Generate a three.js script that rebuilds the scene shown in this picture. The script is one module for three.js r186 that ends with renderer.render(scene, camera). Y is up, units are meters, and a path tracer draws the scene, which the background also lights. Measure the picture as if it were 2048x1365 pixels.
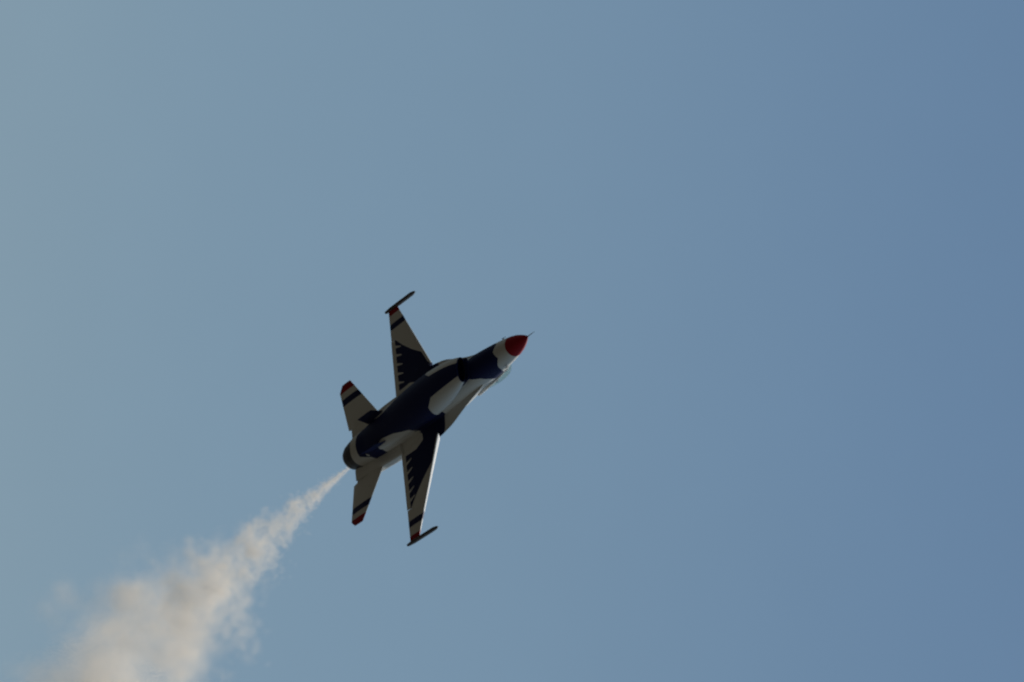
import * as THREE from 'three';
import { mergeGeometries } from 'three/addons/utils/BufferGeometryUtils.js';
import { ImprovedNoise } from 'three/addons/math/ImprovedNoise.js';

// ---------------------------------------------------------------- camera, sky, sun, exposure
const scene = new THREE.Scene();
const R = Math.PI / 180, PITCH = 28 * R;
// A telephoto lens held in portrait orientation: the world's up points to the right of the picture.
const camera = new THREE.PerspectiveCamera(9.6976, 2048 / 1365, 1, 60000);
camera.position.set(0, 1.7, 0);
camera.up.set(-1, 0, 0);
camera.lookAt(0, 1.7 + Math.sin(PITCH) * 100, -Math.cos(PITCH) * 100);
camera.focus = 60; camera.userData.fStop = 3.2;   // the lens is focused a little short of the jet
camera.updateMatrixWorld(true);

const SUN = new THREE.Vector3(0.12, 0.92, -0.36).normalize();

const noise = new ImprovedNoise();
// Clear air: hazy and pale towards the horizon, deeper blue towards the zenith, a soft aureole round the sun.
const SKY_STOPS = [[0, 0.34, 0.41, 0.44], [10, 0.285, 0.375, 0.428], [20.5, 0.221, 0.321, 0.402], [24, 0.196, 0.299, 0.397], [28, 0.174, 0.275, 0.385], [35.5, 0.125, 0.216, 0.348], [50, 0.090, 0.165, 0.29], [90, 0.06, 0.12, 0.24]];
function skyColour(elev) {
  let i = 0;
  while (i < SKY_STOPS.length - 2 && elev > SKY_STOPS[i + 1][0]) i++;
  const a = SKY_STOPS[i], b = SKY_STOPS[i + 1], f = Math.min(1, Math.max(0, (elev - a[0]) / (b[0] - a[0])));
  const p = SKY_STOPS[Math.max(0, i - 1)], q = SKY_STOPS[Math.min(SKY_STOPS.length - 1, i + 2)];
  return [1, 2, 3].map((c) => {
    const ma = i > 0 ? (b[c] - p[c]) / (b[0] - p[0]) : (b[c] - a[c]) / (b[0] - a[0]);
    const mb = i < SKY_STOPS.length - 2 ? (q[c] - a[c]) / (q[0] - a[0]) : (b[c] - a[c]) / (b[0] - a[0]);
    const h = b[0] - a[0], f2 = f * f, f3 = f2 * f;
    return (2 * f3 - 3 * f2 + 1) * a[c] + (f3 - 2 * f2 + f) * h * ma + (-2 * f3 + 3 * f2) * b[c] + (f3 - f2) * h * mb;
  });
}
{
  const W = 2048, H = 1024, data = new Float32Array(W * H * 4);
  for (let y = 0; y < H; y++) {
    const el = ((y + 0.5) / H - 0.5) * 180, base = skyColour(Math.max(0, el)), ce = Math.cos(el * R), se = Math.sin(el * R);
    for (let x = 0; x < W; x++) {
      const az = ((x + 0.5) / W - 0.5) * 2 * Math.PI;
      const ang = Math.acos(Math.min(1, Math.cos(az) * ce * SUN.x + se * SUN.y + Math.sin(az) * ce * SUN.z)) / R;
      const X = Math.cos(az) * ce, Z = Math.sin(az) * ce, haze = 1 + 0.012 * (noise.noise(X * 9, se * 14, Z * 9) + 0.7 * noise.noise(X * 27 + 5, se * 40, Z * 27) + 0.5 * noise.noise(X * 80, se * 95 + 3, Z * 80));   // uneven thin haze
      const glow = el > 0 ? 0.5 * Math.exp(-ang / 8) : 0, o = (y * W + x) * 4;
      if (el < 0) { data[o] = 0.03; data[o + 1] = 0.032; data[o + 2] = 0.028; } else for (let c = 0; c < 3; c++) data[o + c] = base[c] * haze + glow * [1, 0.97, 0.9][c];
      data[o + 3] = 1;
    }
  }
  const t = new THREE.DataTexture(data, W, H, THREE.RGBAFormat, THREE.FloatType);
  t.mapping = THREE.EquirectangularReflectionMapping;
  t.magFilter = THREE.LinearFilter; t.minFilter = THREE.LinearFilter; t.needsUpdate = true;
  scene.background = t; scene.environment = t;
}

const renderer = new THREE.WebGLRenderer({ antialias: true });
renderer.toneMapping = THREE.LinearToneMapping;
renderer.toneMappingExposure = 1.0;
renderer.shadowMap.enabled = true;

// ---------------------------------------------------------------- helpers
let seed = 20240611;
const rnd = () => { seed = (seed + 0x6d2b79f5) | 0; let t = Math.imul(seed ^ (seed >>> 15), 1 | seed); t = (t + Math.imul(t ^ (t >>> 7), 61 | t)) ^ t; return ((t ^ (t >>> 14)) >>> 0) / 4294967296; };
const gauss = () => Math.sqrt(-2 * Math.log(1 - rnd())) * Math.cos(2 * Math.PI * rnd());
const lerp = THREE.MathUtils.lerp, clamp = THREE.MathUtils.clamp, smooth = THREE.MathUtils.smoothstep;
function mesh(name, geo, mat, parent, label) {
  const m = new THREE.Mesh(geo, mat);
  m.name = name; m.castShadow = true; m.receiveShadow = true;
  if (label) m.userData.label = label;
  parent.add(m);
  return m;
}
function group(name, parent) { const g = new THREE.Group(); g.name = name; parent.add(g); return g; }
// piecewise smooth (Catmull-Rom) table lookup: rows [key, v1, v2 ...]
function table(rows, k) {
  let i = 0;
  while (i < rows.length - 2 && k > rows[i + 1][0]) i++;
  const a = rows[i], b = rows[i + 1], p = rows[i - 1], q = rows[i + 2], h = b[0] - a[0], f = clamp((k - a[0]) / h, 0, 1), f2 = f * f, f3 = f2 * f, out = [];
  for (let c = 1; c < a.length; c++) {
    const s = (b[c] - a[c]) / h, ma = p ? (b[c] - p[c]) / (b[0] - p[0]) : s, mb = q ? (q[c] - a[c]) / (q[0] - a[0]) : s;
    out.push((2 * f3 - 3 * f2 + 1) * a[c] + (f3 - 2 * f2 + f) * h * ma + (-2 * f3 + 3 * f2) * b[c] + (f3 - f2) * h * mb);
  }
  return out;
}
// Loft of closed rings: ring(z, g) -> [x, y]; g runs -1 (top) over the left side (-0.5), the belly (0), the right side (0.5) to 1 (top). uv = (girth, station).
function loft(zs, ring, nG = 64, caps = [true, true]) {
  const pos = [], uv = [], idx = [], n = nG + 1;
  for (const z of zs) for (let j = 0; j <= nG; j++) { const g = -1 + (2 * j) / nG, [x, y] = ring(z, g); pos.push(x, y, z); uv.push((g + 1) / 2, z / 15); }
  for (let i = 0; i < zs.length - 1; i++) for (let j = 0; j < nG; j++) { const a = i * n + j, b = a + n; idx.push(a, a + 1, b, a + 1, b + 1, b); }
  const geo = new THREE.BufferGeometry();
  geo.setAttribute('position', new THREE.Float32BufferAttribute(pos, 3));
  geo.setAttribute('uv', new THREE.Float32BufferAttribute(uv, 2));
  geo.setIndex(idx); geo.computeVertexNormals();
  // weld the shading over the top seam
  const N = geo.attributes.normal;
  for (let i = 0; i < zs.length; i++) {
    const v = new THREE.Vector3().fromBufferAttribute(N, i * n).add(new THREE.Vector3().fromBufferAttribute(N, i * n + nG)).normalize();
    N.setXYZ(i * n, v.x, v.y, v.z); N.setXYZ(i * n + nG, v.x, v.y, v.z);
  }
  const list = [geo];
  for (const e of [0, 1]) if (caps[e]) {
    const z = zs[e ? zs.length - 1 : 0], p = [], u = [], k = []; let cx = 0, cy = 0;
    for (let j = 0; j < nG; j++) { const g = -1 + (2 * j) / nG, [x, y] = ring(z, g); p.push(x, y, z); u.push((g + 1) / 2, z / 15); cx += x / nG; cy += y / nG; }
    p.push(cx, cy, z); u.push(0.5, z / 15);
    for (let j = 0; j < nG; j++) e ? k.push(j, (j + 1) % nG, nG) : k.push((j + 1) % nG, j, nG);
    const c = new THREE.BufferGeometry();
    c.setAttribute('position', new THREE.Float32BufferAttribute(p, 3)); c.setAttribute('uv', new THREE.Float32BufferAttribute(u, 2));
    c.setIndex(k); c.computeVertexNormals(); list.push(c);
  }
  return list.length > 1 ? mergeGeometries(list) : geo;
}
const span = (a, b, n) => Array.from({ length: n + 1 }, (_, i) => a + ((b - a) * i) / n);
// superellipse ring: half width w, widest at height yw, top yt, bottom yb, exponents of the upper and lower half
function oval(w, yw, yt, yb, nt, nb, g) {
  const th = g * Math.PI, s = Math.sin(th), c = -Math.cos(th), e = c > 0 ? nt : nb;   // g = 0: bottom
  const x = Math.sign(s) * Math.pow(Math.abs(s), 2 / e) * w, h = Math.pow(Math.abs(c), 2 / e);
  return [x, c > 0 ? yw + (yt - yw) * h : yw - (yw - yb) * h];
}
// Lifting surface between chord fractions c0 and c1. stations: {p: LE point, q: TE point, t: thickness / chord}; n: thickness direction.
const thick = (c) => 5 * (0.2969 * Math.sqrt(c) - 0.126 * c - 0.3516 * c * c + 0.2843 * c ** 3 - 0.1036 * c ** 4);
function surface(stations, n, c0, c1, uvOf, k = 14) {
  const cs = Array.from({ length: k + 1 }, (_, i) => { const f = i / k; return c0 === 0 ? c0 + (c1 - c0) * f * f : lerp(c0, c1, f); });
  const sides = [];
  const pt = (s, c, side) => new THREE.Vector3().lerpVectors(s.p, s.q, c).addScaledVector(n, side * thick(c) * s.t * s.p.distanceTo(s.q));
  const skin = (rows, flip, side) => {
    const pos = [], uv = [], idx = [], m = rows[0].length;
    rows.forEach((r) => r.forEach((v) => { pos.push(v.x, v.y, v.z); uv.push(...uvOf(v, side)); }));
    for (let i = 0; i < rows.length - 1; i++) for (let j = 0; j < m - 1; j++) { const a = i * m + j, b = a + m; flip ? idx.push(a, b, a + 1, a + 1, b, b + 1) : idx.push(a, a + 1, b, a + 1, b + 1, b); }
    const g = new THREE.BufferGeometry();
    g.setAttribute('position', new THREE.Float32BufferAttribute(pos, 3)); g.setAttribute('uv', new THREE.Float32BufferAttribute(uv, 2));
    g.setIndex(idx); g.computeVertexNormals(); return g;
  };
  const sgn = stations[stations.length - 1].p.clone().sub(stations[0].p).cross(stations[0].q.clone().sub(stations[0].p)).dot(n) > 0;
  sides.push(skin(stations.map((s) => cs.map((c) => pt(s, c, 1))), sgn, 1), skin(stations.map((s) => cs.map((c) => pt(s, c, -1))), !sgn, -1));
  for (const e of [0, stations.length - 1]) { const s = stations[e]; sides.push(skin([cs.map((c) => pt(s, c, 1)), cs.map((c) => pt(s, c, -1))], (e === 0) === sgn, -1)); }   // end ribs
  for (const c of [c0, c1]) sides.push(skin([stations.map((s) => pt(s, c, 1)), stations.map((s) => pt(s, c, -1))], (c === c0) !== sgn, -1));
  return mergeGeometries(sides);
}
function turnAbout(geo, a, b, angle) {   // turn a control surface about its hinge line
  const axis = b.clone().sub(a).normalize();
  return geo.translate(-a.x, -a.y, -a.z).applyMatrix4(new THREE.Matrix4().makeRotationAxis(axis, angle)).translate(a.x, a.y, a.z);
}
function tube(points, r0, r1, seg = 10) {
  const c = new THREE.CatmullRomCurve3(points.map((p) => new THREE.Vector3(...p))), g = new THREE.TubeGeometry(c, 12, 1, seg, false), P = g.attributes.position;
  for (let i = 0; i < P.count; i++) {
    const f = Math.floor(i / (seg + 1)) / 12, o = c.getPointAt(f), r = lerp(r0, r1, f);
    P.setXYZ(i, o.x + (P.getX(i) - o.x) * r, o.y + (P.getY(i) - o.y) * r, o.z + (P.getZ(i) - o.z) * r);
  }
  g.computeVertexNormals(); return g;
}

// ---------------------------------------------------------------- ground (below the frame)
const fbm = (x, y, z, o = 4) => { let s = 0, a = 0.5; for (let i = 0; i < o; i++, a *= 0.5, x *= 2.03, y *= 2.03, z *= 2.03) s += a * noise.noise(x, y, z); return s; };
{
  const N = 256, d = new Uint8Array(N * N * 4);
  for (let i = 0; i < N * N; i++) {
    const x = (i % N) / N, y = Math.floor(i / N) / N, T = 2 * Math.PI;   // tiles: the noise runs round two circles
    const f = fbm(Math.cos(x * T) * 1.7 + 9, Math.sin(x * T) * 1.7 + Math.cos(y * T) * 1.7, Math.sin(y * T) * 1.7, 5), v = clamp(0.5 + f * 0.9, 0, 1);
    d[i * 4] = 34 + 20 * v; d[i * 4 + 1] = 33 + 16 * v; d[i * 4 + 2] = 26 + 12 * v; d[i * 4 + 3] = 255;
  }
  const t = new THREE.DataTexture(d, N, N); t.colorSpace = THREE.SRGBColorSpace; t.wrapS = t.wrapT = THREE.RepeatWrapping; t.magFilter = THREE.LinearFilter; t.repeat.set(400, 400); t.needsUpdate = true;
  const g = new THREE.CircleGeometry(20000, 96).rotateX(-Math.PI / 2);
  const m = mesh('ground', g, new THREE.MeshStandardMaterial({ map: t, roughness: 1 }), scene);
  m.userData = { kind: 'structure', label: 'dark wooded ground far below the flying jet', category: 'ground' };
}

// ---------------------------------------------------------------- livery
const WHITE = '#c6c4be', NAVY = '#151d44', RED = '#8a1722';
function poly(c, pts) { c.beginPath(); pts.forEach((p, i) => (i ? c.lineTo(...p) : c.moveTo(...p))); c.closePath(); c.fill(); }
function weather(c, w, h, amount) {   // faint streaks and specks of use in the paint
  for (let i = 0; i < amount; i++) {
    c.globalAlpha = 0.03 + 0.05 * rnd(); c.fillStyle = rnd() < 0.6 ? '#5b5548' : '#ffffff';
    c.fillRect(rnd() * w, rnd() * h, 1 + rnd() * 5, 4 + rnd() * 50);
  }
  c.globalAlpha = 1;
}
function canvasTexture(w, h, draw) {
  const cv = document.createElement('canvas'); cv.width = w; cv.height = h; const c = cv.getContext('2d');
  draw(c, w, h);
  const t = new THREE.CanvasTexture(cv); t.colorSpace = THREE.SRGBColorSpace; t.flipY = false; t.magFilter = THREE.LinearFilter; t.wrapS = t.wrapT = THREE.ClampToEdgeWrapping; return t;
}
// plan print for wings and tails: left half seen from below, right half seen from above; 10 m x 15 m each
const planTexture = canvasTexture(2048, 1536, (c, W, H) => {
  c.fillStyle = WHITE; c.fillRect(0, 0, W, H);
  const K = 102.4;
  for (const half of [0, 1]) for (const s of [1, -1]) {
    const q = (x, z) => [half * 1024 + (s * x + 5) * K, z * K];
    c.save(); c.beginPath(); c.rect(half * 1024 + (s > 0 ? 512 : 0), 0, 512, H); c.clip();
    c.fillStyle = NAVY;
    if (!half) {
      poly(c, [q(0.3, 6.1), q(0.7, 6.5), q(1.3, 6.78), q(1.45, 6.98), q(1.62, 7.32), q(2.11, 7.85), q(2.53, 8.7), q(2.94, 9.42), q(3.36, 10.05), q(1.3, 10.05), q(1.32, 9.1), q(1.15, 8.45), q(0.9, 8.45), q(0.6, 9), q(0.3, 9)]);
      c.fillStyle = WHITE;                                            // feather gaps along the trailing edge
      for (const x of [3.03, 2.69, 2.32, 1.95, 1.59, 1.22]) poly(c, [q(x + 0.1, 10.08), q(x - 0.06, 9.58), q(x - 0.1, 9.58), q(x - 0.02, 10.08)]);
    }
    c.fillStyle = NAVY;
    poly(c, [q(3.8, 8), q(4.03, 8), q(4.03, 10.8), q(3.8, 10.8)]);
    poly(c, [q(2.08, 11), q(2.32, 11), q(2.32, 15), q(2.08, 15)]);
    c.fillStyle = RED;
    poly(c, [q(4.38, 8), q(4.64, 8), q(4.64, 10.8), q(4.38, 10.8)]);
    poly(c, [q(2.56, 12), q(3, 12), q(3, 15), q(2.56, 15)]);
    c.restore();
  }
  weather(c, W, H, 500);
});
const planUV = (v, side) => [(side > 0 ? 0.5 : 0) + ((v.x + 5) / 10) * 0.5, v.z / 15];
// body print: across = girth (0 top, 0.25 left flank, 0.5 belly, 0.75 right flank, 1 top), down = station / 15 m
const bodyTexture = canvasTexture(1024, 2048, (c, W, H) => {
  c.fillStyle = WHITE; c.fillRect(0, 0, W, H);
  const q = (g, z) => [((g + 1) / 2) * W, (z / 15) * H];
  for (const s of [1, -1]) {
    const p = (g, z) => q(s * g, z);
    c.fillStyle = NAVY;
    poly(c, [p(0, 1.75), p(0.2, 1.6), p(0.36, 1.95), p(0.5, 2.1), p(0.72, 2.5), p(0.72, 3.1), p(0.5, 3.0), p(0.34, 3.2), p(0.24, 3.6), p(0.17, 3.8), p(0.17, 5.8), p(0.28, 6.3), p(0.7, 6.6), p(0.7, 8.3), p(0.4, 8.5), p(0.27, 9.6), p(0.22, 10.6), p(0.28, 11.25), p(0.7, 11.3), p(0.7, 12.1), p(0.34, 12.3), p(0.22, 12.9), p(0, 12.95)]);
  }
  weather(c, W, H, 400);
});
const paint = { roughness: 0.65, metalness: 0 };
const M = {
  plan: new THREE.MeshPhysicalMaterial({ ...paint, map: planTexture, specularIntensity: 0.12 }),
  body: new THREE.MeshPhysicalMaterial({ ...paint, map: bodyTexture, specularIntensity: 0.12 }),
  white: new THREE.MeshPhysicalMaterial({ ...paint, color: WHITE, specularIntensity: 0.12 }),
  navy: new THREE.MeshPhysicalMaterial({ ...paint, color: NAVY, specularIntensity: 0.12 }),
  red: new THREE.MeshPhysicalMaterial({ ...paint, color: RED, specularIntensity: 0.12 }),
  metal: new THREE.MeshStandardMaterial({ color: new THREE.Color(0.03, 0.028, 0.03), roughness: 0.6, metalness: 0.5 }),
  duct: new THREE.MeshStandardMaterial({ color: new THREE.Color(0.02, 0.02, 0.02), roughness: 0.8 }),
  probe: new THREE.MeshStandardMaterial({ color: new THREE.Color(0.12, 0.12, 0.12), roughness: 0.5, metalness: 0.3 }),
  rail: new THREE.MeshStandardMaterial({ color: new THREE.Color(0.05, 0.04, 0.036), roughness: 0.7 }),
  glass: new THREE.MeshPhysicalMaterial({ color: new THREE.Color(0.86, 0.90, 0.78), roughness: 0.03, transmission: 1, thickness: 0, ior: 1.5, specularIntensity: 1 }),
  seat: new THREE.MeshStandardMaterial({ color: new THREE.Color(0.05, 0.055, 0.05), roughness: 0.9 }),
};

// ---------------------------------------------------------------- the jet. Own axes: x right wing, y up, z aft from the tip of the nose (metres)
const jet = group('fighter_jet', scene);
jet.userData = { label: 'navy, white and red fighter jet seen from below, trailing smoke', category: 'fighter jet' };
{
  const m = camera.matrixWorld.clone();
  const own = new THREE.Matrix4().set(
    -0.09917, 0.88014, -0.46425, -2.9328,
    0.94421, -0.06402, -0.32307, -2.3032,
    -0.31407, -0.47039, -0.82468, -150,
    0, 0, 0, 1).multiply(new THREE.Matrix4().makeTranslation(0, 0, -7.5));
  m.multiply(own).decompose(jet.position, jet.quaternion, jet.scale);
  jet.scale.set(1, 1, 1);
}

// fuselage: [z, half width, height of the widest line, top, bottom]
const BODY = [[-0.14, 0.012, -0.05, -0.038, -0.062], [-0.02, 0.075, -0.05, 0.022, -0.12], [0.25, 0.19, -0.045, 0.13, -0.225], [0.65, 0.315, -0.04, 0.25, -0.345], [1.2, 0.41, -0.03, 0.345, -0.43], [1.9, 0.48, -0.02, 0.44, -0.50], [2.6, 0.53, 0.0, 0.52, -0.56], [3.4, 0.57, 0.0, 0.56, -0.57], [4.3, 0.62, 0.0, 0.60, -0.56], [4.9, 0.67, 0.0, 0.66, -0.56], [5.5, 0.73, 0.0, 0.74, -0.58], [6.5, 0.80, 0.0, 0.79, -0.60], [8, 0.82, 0.0, 0.79, -0.60], [10, 0.80, 0.0, 0.76, -0.60], [11.5, 0.75, 0.0, 0.72, -0.60], [12.6, 0.69, 0.0, 0.68, -0.61], [13.45, 0.635, 0.0, 0.63, -0.62]];
const bodyRing = (z, g) => { const [w, yw, yt, yb] = table(BODY, z), e = lerp(2, 2.3, smooth(z, 1.5, 5)); return oval(w, yw, yt, yb, e, e, g); };
const radome = mesh('radome', loft([-0.14, -0.11, -0.07, -0.02, ...span(0.05, 0.98, 14)], bodyRing, 72, [true, true]), M.red, jet, 'pointed red nose cone');
mesh('pitot_probe', tube([[0, -0.05, -0.08], [0, -0.055, -0.35], [0, -0.06, -0.66]], 0.022, 0.005), M.probe, radome);
const fuselage = mesh('fuselage', loft([...span(0.985, 6, 38), ...span(6.2, 13.45, 40)], bodyRing, 72), M.body, jet);
// probes on the nose flanks
for (const s of [1, -1]) mesh('angle_of_attack_probe', mergeGeometries([tube([[s * 0.40, -0.02, 1.7], [s * 0.56, -0.02, 1.68]], 0.022, 0.014), tube([[s * 0.56, -0.02, 1.78], [s * 0.565, -0.02, 1.52]], 0.02, 0.006)]), M.probe, fuselage);

// chin intake and belly: rounded box cowl under the fuselage, open in front
const COWL = [[3.75, 0.48, -0.74, -0.57, -0.94], [4.25, 0.60, -0.69, -0.46, -1.03], [5.2, 0.74, -0.60, -0.24, -1.09], [6.6, 0.84, -0.52, -0.12, -1.06], [8.2, 0.83, -0.46, -0.08, -0.97], [9.8, 0.75, -0.42, -0.06, -0.83], [11.2, 0.66, -0.4, -0.08, -0.70], [12.4, 0.58, -0.36, -0.12, -0.60]];
const cowlRing = (z, g, d = 0) => { const [w, yw, yt, yb] = table(COWL, z); return oval(w - d, yw, yt - d, yb + d, 2.4, 2.05, g); };
const intake = group('intake', jet);
mesh('cowl', loft([...span(3.75, 7, 22), ...span(7.2, 12.4, 26)], (z, g) => cowlRing(z, g), 64, [false, true]), M.body, intake);
{
  const inner = loft(span(3.75, 7.5, 10), (z, g) => { const [x, y] = cowlRing(Math.min(z, 5), g, 0.035 + 0.03 * smooth(z, 3.75, 4.2)); const k = smooth(z, 5, 7.5); return [x * (1 - 0.3 * k), lerp(y, -0.75 + (y + 1) * 0.9, k)]; }, 64, [false, true]);
  mesh('duct', inner, M.duct, intake);
  const pts = span(-1, 1, 64).slice(0, 64).map((g) => new THREE.Vector3(...cowlRing(3.75, g, 0.018), 3.75));
  mesh('lip', new THREE.TubeGeometry(new THREE.CatmullRomCurve3(pts, true), 96, 0.0195, 8, true), M.navy, intake);
  // boundary-layer splitter between the cowl and the fuselage
  const sh = new THREE.Shape([[-0.4, 3.55], [0.4, 3.55], [0.5, 4.0], [0.5, 5.2], [-0.5, 5.2], [-0.5, 4.0]].map((p) => new THREE.Vector2(...p)));
  mesh('splitter', new THREE.ExtrudeGeometry(sh, { depth: 0.03, bevelEnabled: false }).rotateX(Math.PI / 2).translate(0, -0.56, 0), M.navy, intake);
}

// blended strakes running from the cockpit to the wing
const STRAKE = [[3.3, 0.5], [3.8, 0.66], [4.49, 0.80], [5.21, 0.98], [5.7, 1.12], [6.15, 1.25], [6.6, 1.33], [7.2, 1.40], [8.5, 1.42], [10.36, 1.2]];
for (const s of [1, -1]) {
  const zs = span(3.3, 10.36, 48), nC = 8, mk = (side) => {
    const pos = [], uv = [], idx = [];
    zs.forEach((z) => { const xe = table(STRAKE, z)[0], t = 0.30 * smooth(z, 3.3, 6) * (1 - 0.5 * smooth(z, 9, 10.4)); for (let j = 0; j <= nC; j++) { const f = j / nC, x = lerp(0.2, xe, f), y = side * (0.012 + t * (1 - f) ** 1.6); pos.push(s * x, y, z); uv.push(...planUV({ x: s * x, z }, side)); } });
    for (let i = 0; i < zs.length - 1; i++) for (let j = 0; j < nC; j++) { const a = i * (nC + 1) + j, b = a + nC + 1; (side > 0) === (s > 0) ? idx.push(a, b, a + 1, a + 1, b, b + 1) : idx.push(a, a + 1, b, a + 1, b + 1, b); }
    const g = new THREE.BufferGeometry(); g.setAttribute('position', new THREE.Float32BufferAttribute(pos, 3)); g.setAttribute('uv', new THREE.Float32BufferAttribute(uv, 2)); g.setIndex(idx); g.computeVertexNormals(); return g;
  };
  const rim = () => { const pos = [], uv = [], idx = []; zs.forEach((z) => { const x = s * table(STRAKE, z)[0]; pos.push(x, 0.012, z, x, -0.012, z); for (let k = 0; k < 2; k++) uv.push(...planUV({ x, z }, -1)); }); for (let i = 0; i < zs.length - 1; i++) { const a = i * 2; s > 0 ? idx.push(a, a + 2, a + 1, a + 1, a + 2, a + 3) : idx.push(a, a + 1, a + 2, a + 1, a + 3, a + 2); } const g = new THREE.BufferGeometry(); g.setAttribute('position', new THREE.Float32BufferAttribute(pos, 3)); g.setAttribute('uv', new THREE.Float32BufferAttribute(uv, 2)); g.setIndex(idx); g.computeVertexNormals(); return g; };
  mesh('strake', mergeGeometries([mk(1), mk(-1), rim()]), M.plan, jet);
}

// wings with drooped leading-edge flaps, flaperons and wingtip launch rails
const V = (x, y, z) => new THREE.Vector3(x, y, z), UPV = V(0, 1, 0);
for (const s of [1, -1]) {
  const LE = (x) => 5.70 + 0.835 * x, TE = 10.37, wing = group('wing', jet);
  const st = (xs) => xs.map((x) => ({ p: V(s * x, 0, LE(x)), q: V(s * x, 0, TE), t: lerp(0.05, 0.042, x / 4.57) }));
  const H0 = 0.15, H1 = 0.79, all = span(1.0, 4.58, 12), inner = span(1.18, 3.35, 8), outer = [0.9, ...span(1.0, 4.58, 12)];
  // main box; behind it a fixed outer trailing edge and a moving flaperon
  mesh('wing_box', surface(st(outer), UPV, H0 + 0.004, H1 - 0.004, planUV), M.plan, wing);
  mesh('trailing_edge', surface(st(span(3.365, 4.58, 4)), UPV, H1 - 0.004, 1, planUV), M.plan, wing);
  {
    const hin = (x) => V(s * x, 0, lerp(LE(x), TE, H1));
    mesh('flaperon', turnAbout(surface(st(inner), UPV, H1, 1, planUV), hin(1.18), hin(3.35), s * 2 * R), M.plan, wing);
  }
  {
    const hin = (x) => V(s * x, -0.02, lerp(LE(x), TE, H0));
    const xs = span(1.42, 4.5, 10);
    mesh('leading_edge_flap', turnAbout(surface(st(xs), UPV, 0, H0, planUV, 12), hin(1.42), hin(4.5), -s * 34 * R), M.plan, wing);
  }
  // rail: long rounded box with a wedge nose
  const rail = loft([8.12, 8.16, 8.24, 8.4, ...span(8.7, 10.3, 8), 10.4, 10.52, 10.58], (z, g) => {
    const k = Math.min(1, 0.25 + Math.sqrt(clamp((z - 8.12) / 0.3, 0, 1)) * 0.75) * lerp(1, 0.7, smooth(z, 10.1, 10.58));
    const [x, y] = oval(0.066 * k, 0, 0.085 * k, -0.085 * k, 3, 3, g); return [s * 4.635 + x, y];
  }, 20);
  mesh('wingtip_rail', rail, M.rail, wing);
}

// aft shelves with split airbrakes
for (const s of [1, -1]) {
  const zs = span(10.2, 13.0, 12);
  const ring = (z, g) => { const w = lerp(0.62, 0.56, smooth(z, 10.4, 13)), [x, y] = oval(w / 2, 0, 0.11, -0.13, 2.6, 2.6, g); return [s * (0.86 - 0.08 * smooth(z, 11, 13.2) + (s > 0 ? x : -x) ), y]; };
  const shelf = mesh('aft_shelf', loft(zs, ring, 28), M.white, jet);
  mesh('upper_fairing', loft(span(10.0, 12.9, 12), (z, g) => { const k = smooth(z, 10, 10.8), [x, y] = oval(0.33, 0.18, 0.18 + 0.2 * k, 0.0, 2.6, 3, g); return [s * (0.83 - 0.07 * smooth(z, 11, 13.2)) + x, y]; }, 28), M.white, shelf);
  for (const side of [1, -1]) {
    const sh = new THREE.Shape([[0, 0], [0.5, 0], [0.47, 1.12], [0.06, 1.12]].map(([a, b]) => new THREE.Vector2(s * a, b)));
    const g = new THREE.ExtrudeGeometry(sh, { depth: 0.035, bevelEnabled: true, bevelSize: 0.012, bevelThickness: 0.012, bevelSegments: 2 }).rotateX(Math.PI / 2).rotateX(side * -2 * R);
    mesh('airbrake_panel', g.translate(s * 0.54, side * 0.055 + 0.02, 13.0), M.white, shelf);
  }
}
// horizontal tails (10 degrees anhedral), with the notch at the root of the trailing edge
for (const s of [1, -1]) {
  const out = [[0.62, 11.55], [1.05, 11.88], [2.83, 13.42], [2.86, 14.1], [2.62, 14.47], [1.12, 14.5], [1.07, 14.22], [0.70, 14.12]];
  const y = (x) => -Math.max(0, x - 0.9) * Math.tan(10 * R);
  const zLE = (x) => x < 1.05 ? lerp(11.55, 11.88, (x - 0.62) / 0.43) : lerp(11.88, 13.42, (x - 1.05) / 1.78);
  const zTE = (x) => x > 2.62 ? lerp(14.47, 14.1, (x - 2.62) / 0.24) : x > 1.12 ? lerp(14.5, 14.47, (x - 1.12) / 1.5) : x > 1.07 ? lerp(14.22, 14.5, (x - 1.07) / 0.05) : lerp(14.12, 14.22, (x - 0.7) / 0.37);
  const xs = [0.7, 0.9, 1.06, 1.07, 1.12, ...span(1.3, 2.6, 8), 2.62, 2.74, 2.84];
  const g = surface(xs.map((x) => ({ p: V(s * x, y(x), zLE(x)), q: V(s * x, y(x), zTE(x)), t: 0.05 })), UPV, 0, 1, planUV, 16);
  mesh('horizontal_tail', g, M.plan, jet);
}
// ventral fins
for (const s of [1, -1]) {
  const dir = V(s * Math.sin(15 * R), -Math.cos(15 * R), 0), n = V(s * Math.cos(15 * R), Math.sin(15 * R), 0), root = V(s * 0.56, -0.50, 0);
  const at = (d, z) => root.clone().addScaledVector(dir, d).setZ(z);
  const g = surface([0, 0.25, 0.5].map((d) => ({ p: at(d, 10.3 + d * 0.8), q: at(d, 11.95 - d * 0.1), t: 0.035 })), n, 0, 1, () => [0.5, 0.5], 10);
  mesh('ventral_fin', g, M.navy, jet);
}
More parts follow.
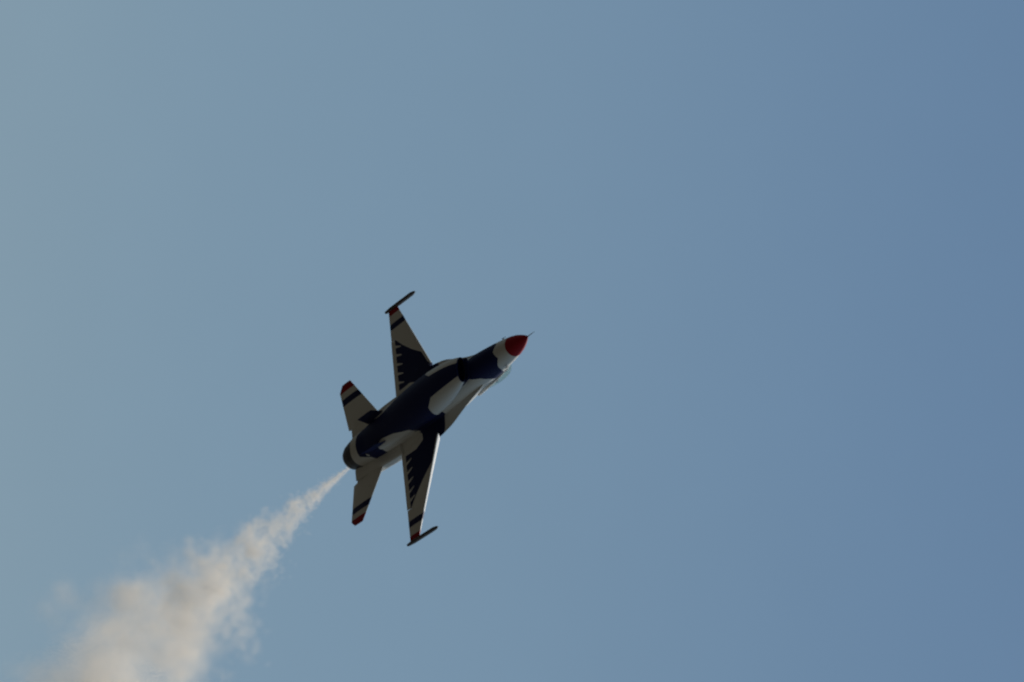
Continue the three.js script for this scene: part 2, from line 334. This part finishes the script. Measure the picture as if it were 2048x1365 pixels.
// vertical tail: base fairing, fin, rudder
{
  const tail = group('vertical_tail', jet);
  mesh('base_fairing', loft(span(9.6, 13.95, 24), (z, g) => { const k = smooth(z, 9.6, 11) * (1 - 0.35 * smooth(z, 13.3, 13.95)); return oval(0.06 + 0.14 * k, 0.85, 0.9 + 0.3 * k, 0.5, 2, 2, g); }, 32), M.white, tail);
  const fin = [[0.95, 10.55, 13.55], [1.4, 11.0, 13.62], [2.62, 12.45, 13.85]].map(([y, a, b]) => ({ p: V(0, y, a), q: V(0, y, b), t: 0.05 }));
  mesh('fin', surface(fin, V(1, 0, 0), 0, 0.72, (v) => [0.25, 0.1], 12), M.white, tail);
  const rud = [[1.25, 10.85, 13.6], [2.52, 12.35, 13.83]].map(([y, a, b]) => ({ p: V(0, y, a), q: V(0, y, b), t: 0.05 }));
  mesh('rudder', surface(rud, V(1, 0, 0), 0.725, 1, (v) => [0.25, 0.1], 8), M.white, tail);
  mesh('fin_cap', loft(span(12.5, 13.9, 10), (z, g) => oval(0.02 + 0.02 * Math.sin(Math.PI * (z - 12.45) / 1.5), 2.64, 2.69, 2.59, 2, 2, g), 14), M.red, tail);
}
// exhaust nozzle: ring, petals, dark throat
{
  const noz = group('exhaust_nozzle', jet);
  mesh('nozzle_ring', new THREE.LatheGeometry([[0.635, 0], [0.64, 0.05], [0.632, 0.14], [0.60, 0.15], [0.60, 0]].map((p) => new THREE.Vector2(...p)), 48).rotateX(Math.PI / 2).translate(0, -0.005, 13.44), M.metal, noz);
  const NP = 15;
  for (let i = 0; i < NP; i++) {
    const a0 = (i / NP) * 2 * Math.PI + 0.005, a1 = ((i + 1) / NP) * 2 * Math.PI - 0.005, pos = [], idx = [], K = 4, prof = [[0.615, 13.59], [0.60, 13.85], [0.545, 14.2], [0.475, 14.4], [0.45, 14.4], [0.52, 14.1], [0.57, 13.8], [0.585, 13.59]];
    for (let k = 0; k <= K; k++) { const a = lerp(a0, a1, k / K); prof.forEach(([r, z]) => pos.push(Math.cos(a) * r, Math.sin(a) * r, z)); }
    const n = prof.length;
    for (let k = 0; k < K; k++) for (let j = 0; j < n; j++) { const a = k * n + j, b = k * n + ((j + 1) % n), c = a + n, d = b + n; idx.push(a, c, b, b, c, d); }
    const g0 = new THREE.BufferGeometry(); g0.setAttribute('position', new THREE.Float32BufferAttribute(pos, 3)); g0.setIndex(idx);
    const g = g0.toNonIndexed(); g.computeVertexNormals();
    mesh('nozzle_petal', g, M.metal, noz);
  }
  mesh('throat', new THREE.LatheGeometry([[0.0, 0], [0.5, 0], [0.565, 0.3], [0.566, 0.5], [0.514, 0.8], [0.447, 1.08]].map((p) => new THREE.Vector2(...p)), 40).rotateX(Math.PI / 2).translate(0, 0, 13.3), M.duct, noz);
}
// bubble canopy, frame, seat and head-up display
{
  const CAN = [[2.3, 0.05, 0.50], [2.55, 0.2, 0.66], [2.85, 0.33, 0.86], [3.3, 0.42, 1.08], [3.8, 0.46, 1.15], [4.3, 0.46, 1.08], [4.9, 0.42, 0.88], [5.4, 0.34, 0.76]];   // [z, half width, top]
  const skin = (x, z) => { const [w, , yt] = table(BODY, z), e = lerp(2, 2.3, smooth(z, 1.5, 5)); return yt * Math.pow(Math.max(0, 1 - Math.pow(Math.abs(x) / w, e)), 1 / e); };
  const cr = (z, g) => { const [w, top] = table(CAN, z), a = (g + 1) / 2 * Math.PI, base = skin(w, z) - 0.02; return [-Math.cos(a) * w, base + Math.sin(a) * Math.max(0.02, top - base)]; };
  const zs = span(2.3, 5.0, 26), nG = 28, pos = [], idx = [];
  zs.forEach((z) => { for (let j = 0; j <= nG; j++) pos.push(...cr(z, -1 + (2 * j) / nG), z); });
  for (let i = 0; i < zs.length - 1; i++) for (let j = 0; j < nG; j++) { const a = i * (nG + 1) + j, b = a + nG + 1; idx.push(a, b, a + 1, a + 1, b, b + 1); }
  const g = new THREE.BufferGeometry(); g.setAttribute('position', new THREE.Float32BufferAttribute(pos, 3)); g.setIndex(idx); g.computeVertexNormals();
  const canopy = mesh('canopy', g, M.glass, jet, 'clear greenish bubble canopy');
  const line = (s) => zs.map((z) => { const [x, y] = cr(z, s); return [x, y, z]; });
  for (const s of [1, -1]) mesh('canopy_rail', tube(line(s).map(([x, y, z]) => [x * 1.07, y + 0.03, z]), 0.045, 0.085, 8), M.white, canopy);
  for (const s of [1, -1]) mesh('windscreen_glint_bump', new THREE.SphereGeometry(1, 16, 10).scale(0.05, 0.055, 0.17).rotateY(s * 0.5).translate(s * 0.30, skin(0.30, 2.5) + 0.02, 2.5), M.white, canopy);  // added white bumps standing in for the bright glint at the windscreen foot
  mesh('canopy_bow', tube(span(-1, 1, 20).map((k) => { const [x, y] = cr(4.72, k); return [x, y, 4.72]; }), 0.03, 0.03, 8), M.white, canopy);
  mesh('rear_deck', loft(span(4.75, 5.6, 8), (z, gg) => { const [w, h] = table(CAN, Math.min(5.4, z)); return oval(w * 0.97, skin(w, z) - 0.05, h - 0.02, skin(w, z) - 0.3, 2, 2, gg); }, 28), M.white, jet);
  const seat = group('ejection_seat', jet);
  mesh('seat_back', new THREE.BoxGeometry(0.42, 0.5, 0.14, 2, 2, 2).rotateX(-25 * R).translate(0, 0.72, 4.3), M.seat, seat);
  mesh('headrest', new THREE.CapsuleGeometry(0.1, 0.14, 4, 10).rotateZ(Math.PI / 2).translate(0, 1.0, 4.36), M.seat, seat);
  const hud = group('head_up_display', jet);
  mesh('coaming', loft(span(2.6, 3.15, 6), (z, gg) => { const k = (z - 2.55) / 0.6; return oval(0.3 * k + 0.08, 0.5, 0.5 + 0.2 * k, 0.4, 2, 2, gg); }, 20), M.seat, hud);
}
jet.updateMatrixWorld(true);

// ---------------------------------------------------------------- smoke: countless fine droplets in a widening, rolling trail
function trailAt(t) {   // centre of the trail, t metres behind the nozzle, in the jet's own axes
  return new THREE.Vector3(-0.30 - 0.062 * t - 0.0008 * t * t, -0.10 + 0.0019 * t * t, 14.2 + t);
}
const TRAIL_R = [[0, 0.09], [1.5, 0.18], [3, 0.29], [6, 0.53], [9, 0.86], [12, 1.28], [16, 2.0], [20, 2.8], [27, 3.8], [36, 4.5]];
{
  const puff = (n, s) => {     // one loose tuft of droplets, radius about 1
    const pos = new Float32Array(n * 9), v = new THREE.Vector3(), q = new THREE.Quaternion();
    for (let i = 0; i < n; i++) {
      const c = V(gauss(), gauss(), gauss()).multiplyScalar(0.42);
      q.set(gauss(), gauss(), gauss(), gauss()).normalize();
      [[-0.5, -0.29], [0.5, -0.29], [0, 0.58]].forEach(([a, b], k) => { v.set(a * s, b * s, 0).applyQuaternion(q).add(c).toArray(pos, i * 9 + k * 3); });
    }
    const g = new THREE.BufferGeometry(); g.setAttribute('position', new THREE.BufferAttribute(pos, 3)); g.computeVertexNormals(); return g;
  };
  const geo = puff(3000, 0.0098);
  const mat = new THREE.MeshPhysicalMaterial({ color: new THREE.Color(0.986, 0.916, 0.825), roughness: 1, transmission: 0.5, thickness: 0, specularIntensity: 0, side: THREE.DoubleSide });
  const mats = [], m4 = new THREE.Matrix4(), q = new THREE.Quaternion(), T1 = 32;
  // distance along the trail counted in trail widths, so that the billows grow with the trail
  const along = [0];
  for (let i = 1; i <= 640; i++) along.push(along[i - 1] + 0.05 / (table(TRAIL_R, i * 0.05)[0] + 0.12));
  const turb = (x, y, z, o) => { let s = 0, a = 0.5; for (let i = 0; i < o; i++, a *= 0.55) { const f = 1.95 ** i; s += a * noise.noise(x * f + i * 7.3, y * f + i * 3.1, z * f); } return s; };
  let tries = 0;
  while (mats.length < 16000 && tries++ < 6e6) {
    const t = T1 * rnd(), r = table(TRAIL_R, t)[0];
    if (r > 0.2 && rnd() > Math.pow(0.2 / r, 0.72)) continue;
    const ang = rnd() * 2 * Math.PI, rr = 1.75 * Math.sqrt(rnd()), a = Math.cos(ang) * rr, b = Math.sin(ang) * rr;
    const s = along[Math.min(640, Math.round(t / 0.05))] * 1.15, F = 1.25;
    // eddies: the noise is folded by itself, so that fronts curl
    const w1 = turb(a * F * 0.7 + 5, b * F * 0.7, s * 0.7, 2), w2 = turb(a * F * 0.7, b * F * 0.7 + 17, s * 0.7 + 4, 2), w3 = turb(a * F * 0.7 + 31, b * F * 0.7 + 3, s * 0.7 - 9, 2);
    const d = turb(a * F + w1 * 1.7 + 40, b * F + w2 * 1.7, s + w3 * 1.7, 5);
    const young = 1 - smooth(t, 1.0, 5.5);
    const edge = b > 0 ? 1.0 : 1.12;
    const f = edge * 0.78 - rr * (1 + 0.15 * young) + lerp(2.6, 0.25, young) * d;
    // crisp where the air cuts in from above, veiled below
    let dens = smooth(f, 0, b > 0 ? 0.28 : 0.5) * lerp(0.3 + 0.7 * smooth(f, 0.15, 0.85), 1, young);
    const veil = b < 0.3 && rnd() < 0.16;                        // thin veils left behind by the eddies
    if (veil) dens = Math.max(dens, 0.42 * smooth(1.3 - rr + 1.3 * d, 0, 0.7));
    if (rnd() > dens) continue;
    const c = trailAt(t), sway = lerp(0.22, 0.0, young);
    c.x += (a + sway * Math.sin(s * 1.9)) * r; c.y += (b + sway * Math.sin(s * 1.3 + 2)) * r;
    const sc = r * (veil ? lerp(0.2, 0.34, rnd()) : lerp(0.08, 0.2, rnd()) * (b > 0 ? 0.85 : 1.15) * lerp(1, 1.3, young));
    q.set(gauss(), gauss(), gauss(), gauss()).normalize();
    mats.push(m4.compose(c, q, V(sc, sc * lerp(0.6, 1.1, rnd()), sc)).clone());
  }
  const smoke = new THREE.InstancedMesh(geo, mat, mats.length);
  mats.forEach((m, i) => smoke.setMatrixAt(i, m));
  smoke.name = 'smoke_trail'; smoke.castShadow = true; smoke.receiveShadow = true;
  smoke.position.copy(jet.position); smoke.quaternion.copy(jet.quaternion);
  smoke.userData = { kind: 'stuff', label: 'widening trail of white smoke behind the jet', category: 'smoke' };
  scene.add(smoke);
}

// ---------------------------------------------------------------- sun
{
  const sun = new THREE.DirectionalLight(new THREE.Color(1, 0.965, 0.91), 4.5);
  sun.name = 'sun';
  sun.target.position.copy(jet.position); sun.position.copy(jet.position).addScaledVector(SUN, 200);
  sun.castShadow = true; sun.shadow.mapSize.set(4096, 4096);
  Object.assign(sun.shadow.camera, { left: -45, right: 45, top: 45, bottom: -45, near: 1, far: 500 });
  scene.add(sun, sun.target);
}
renderer.render(scene, camera);
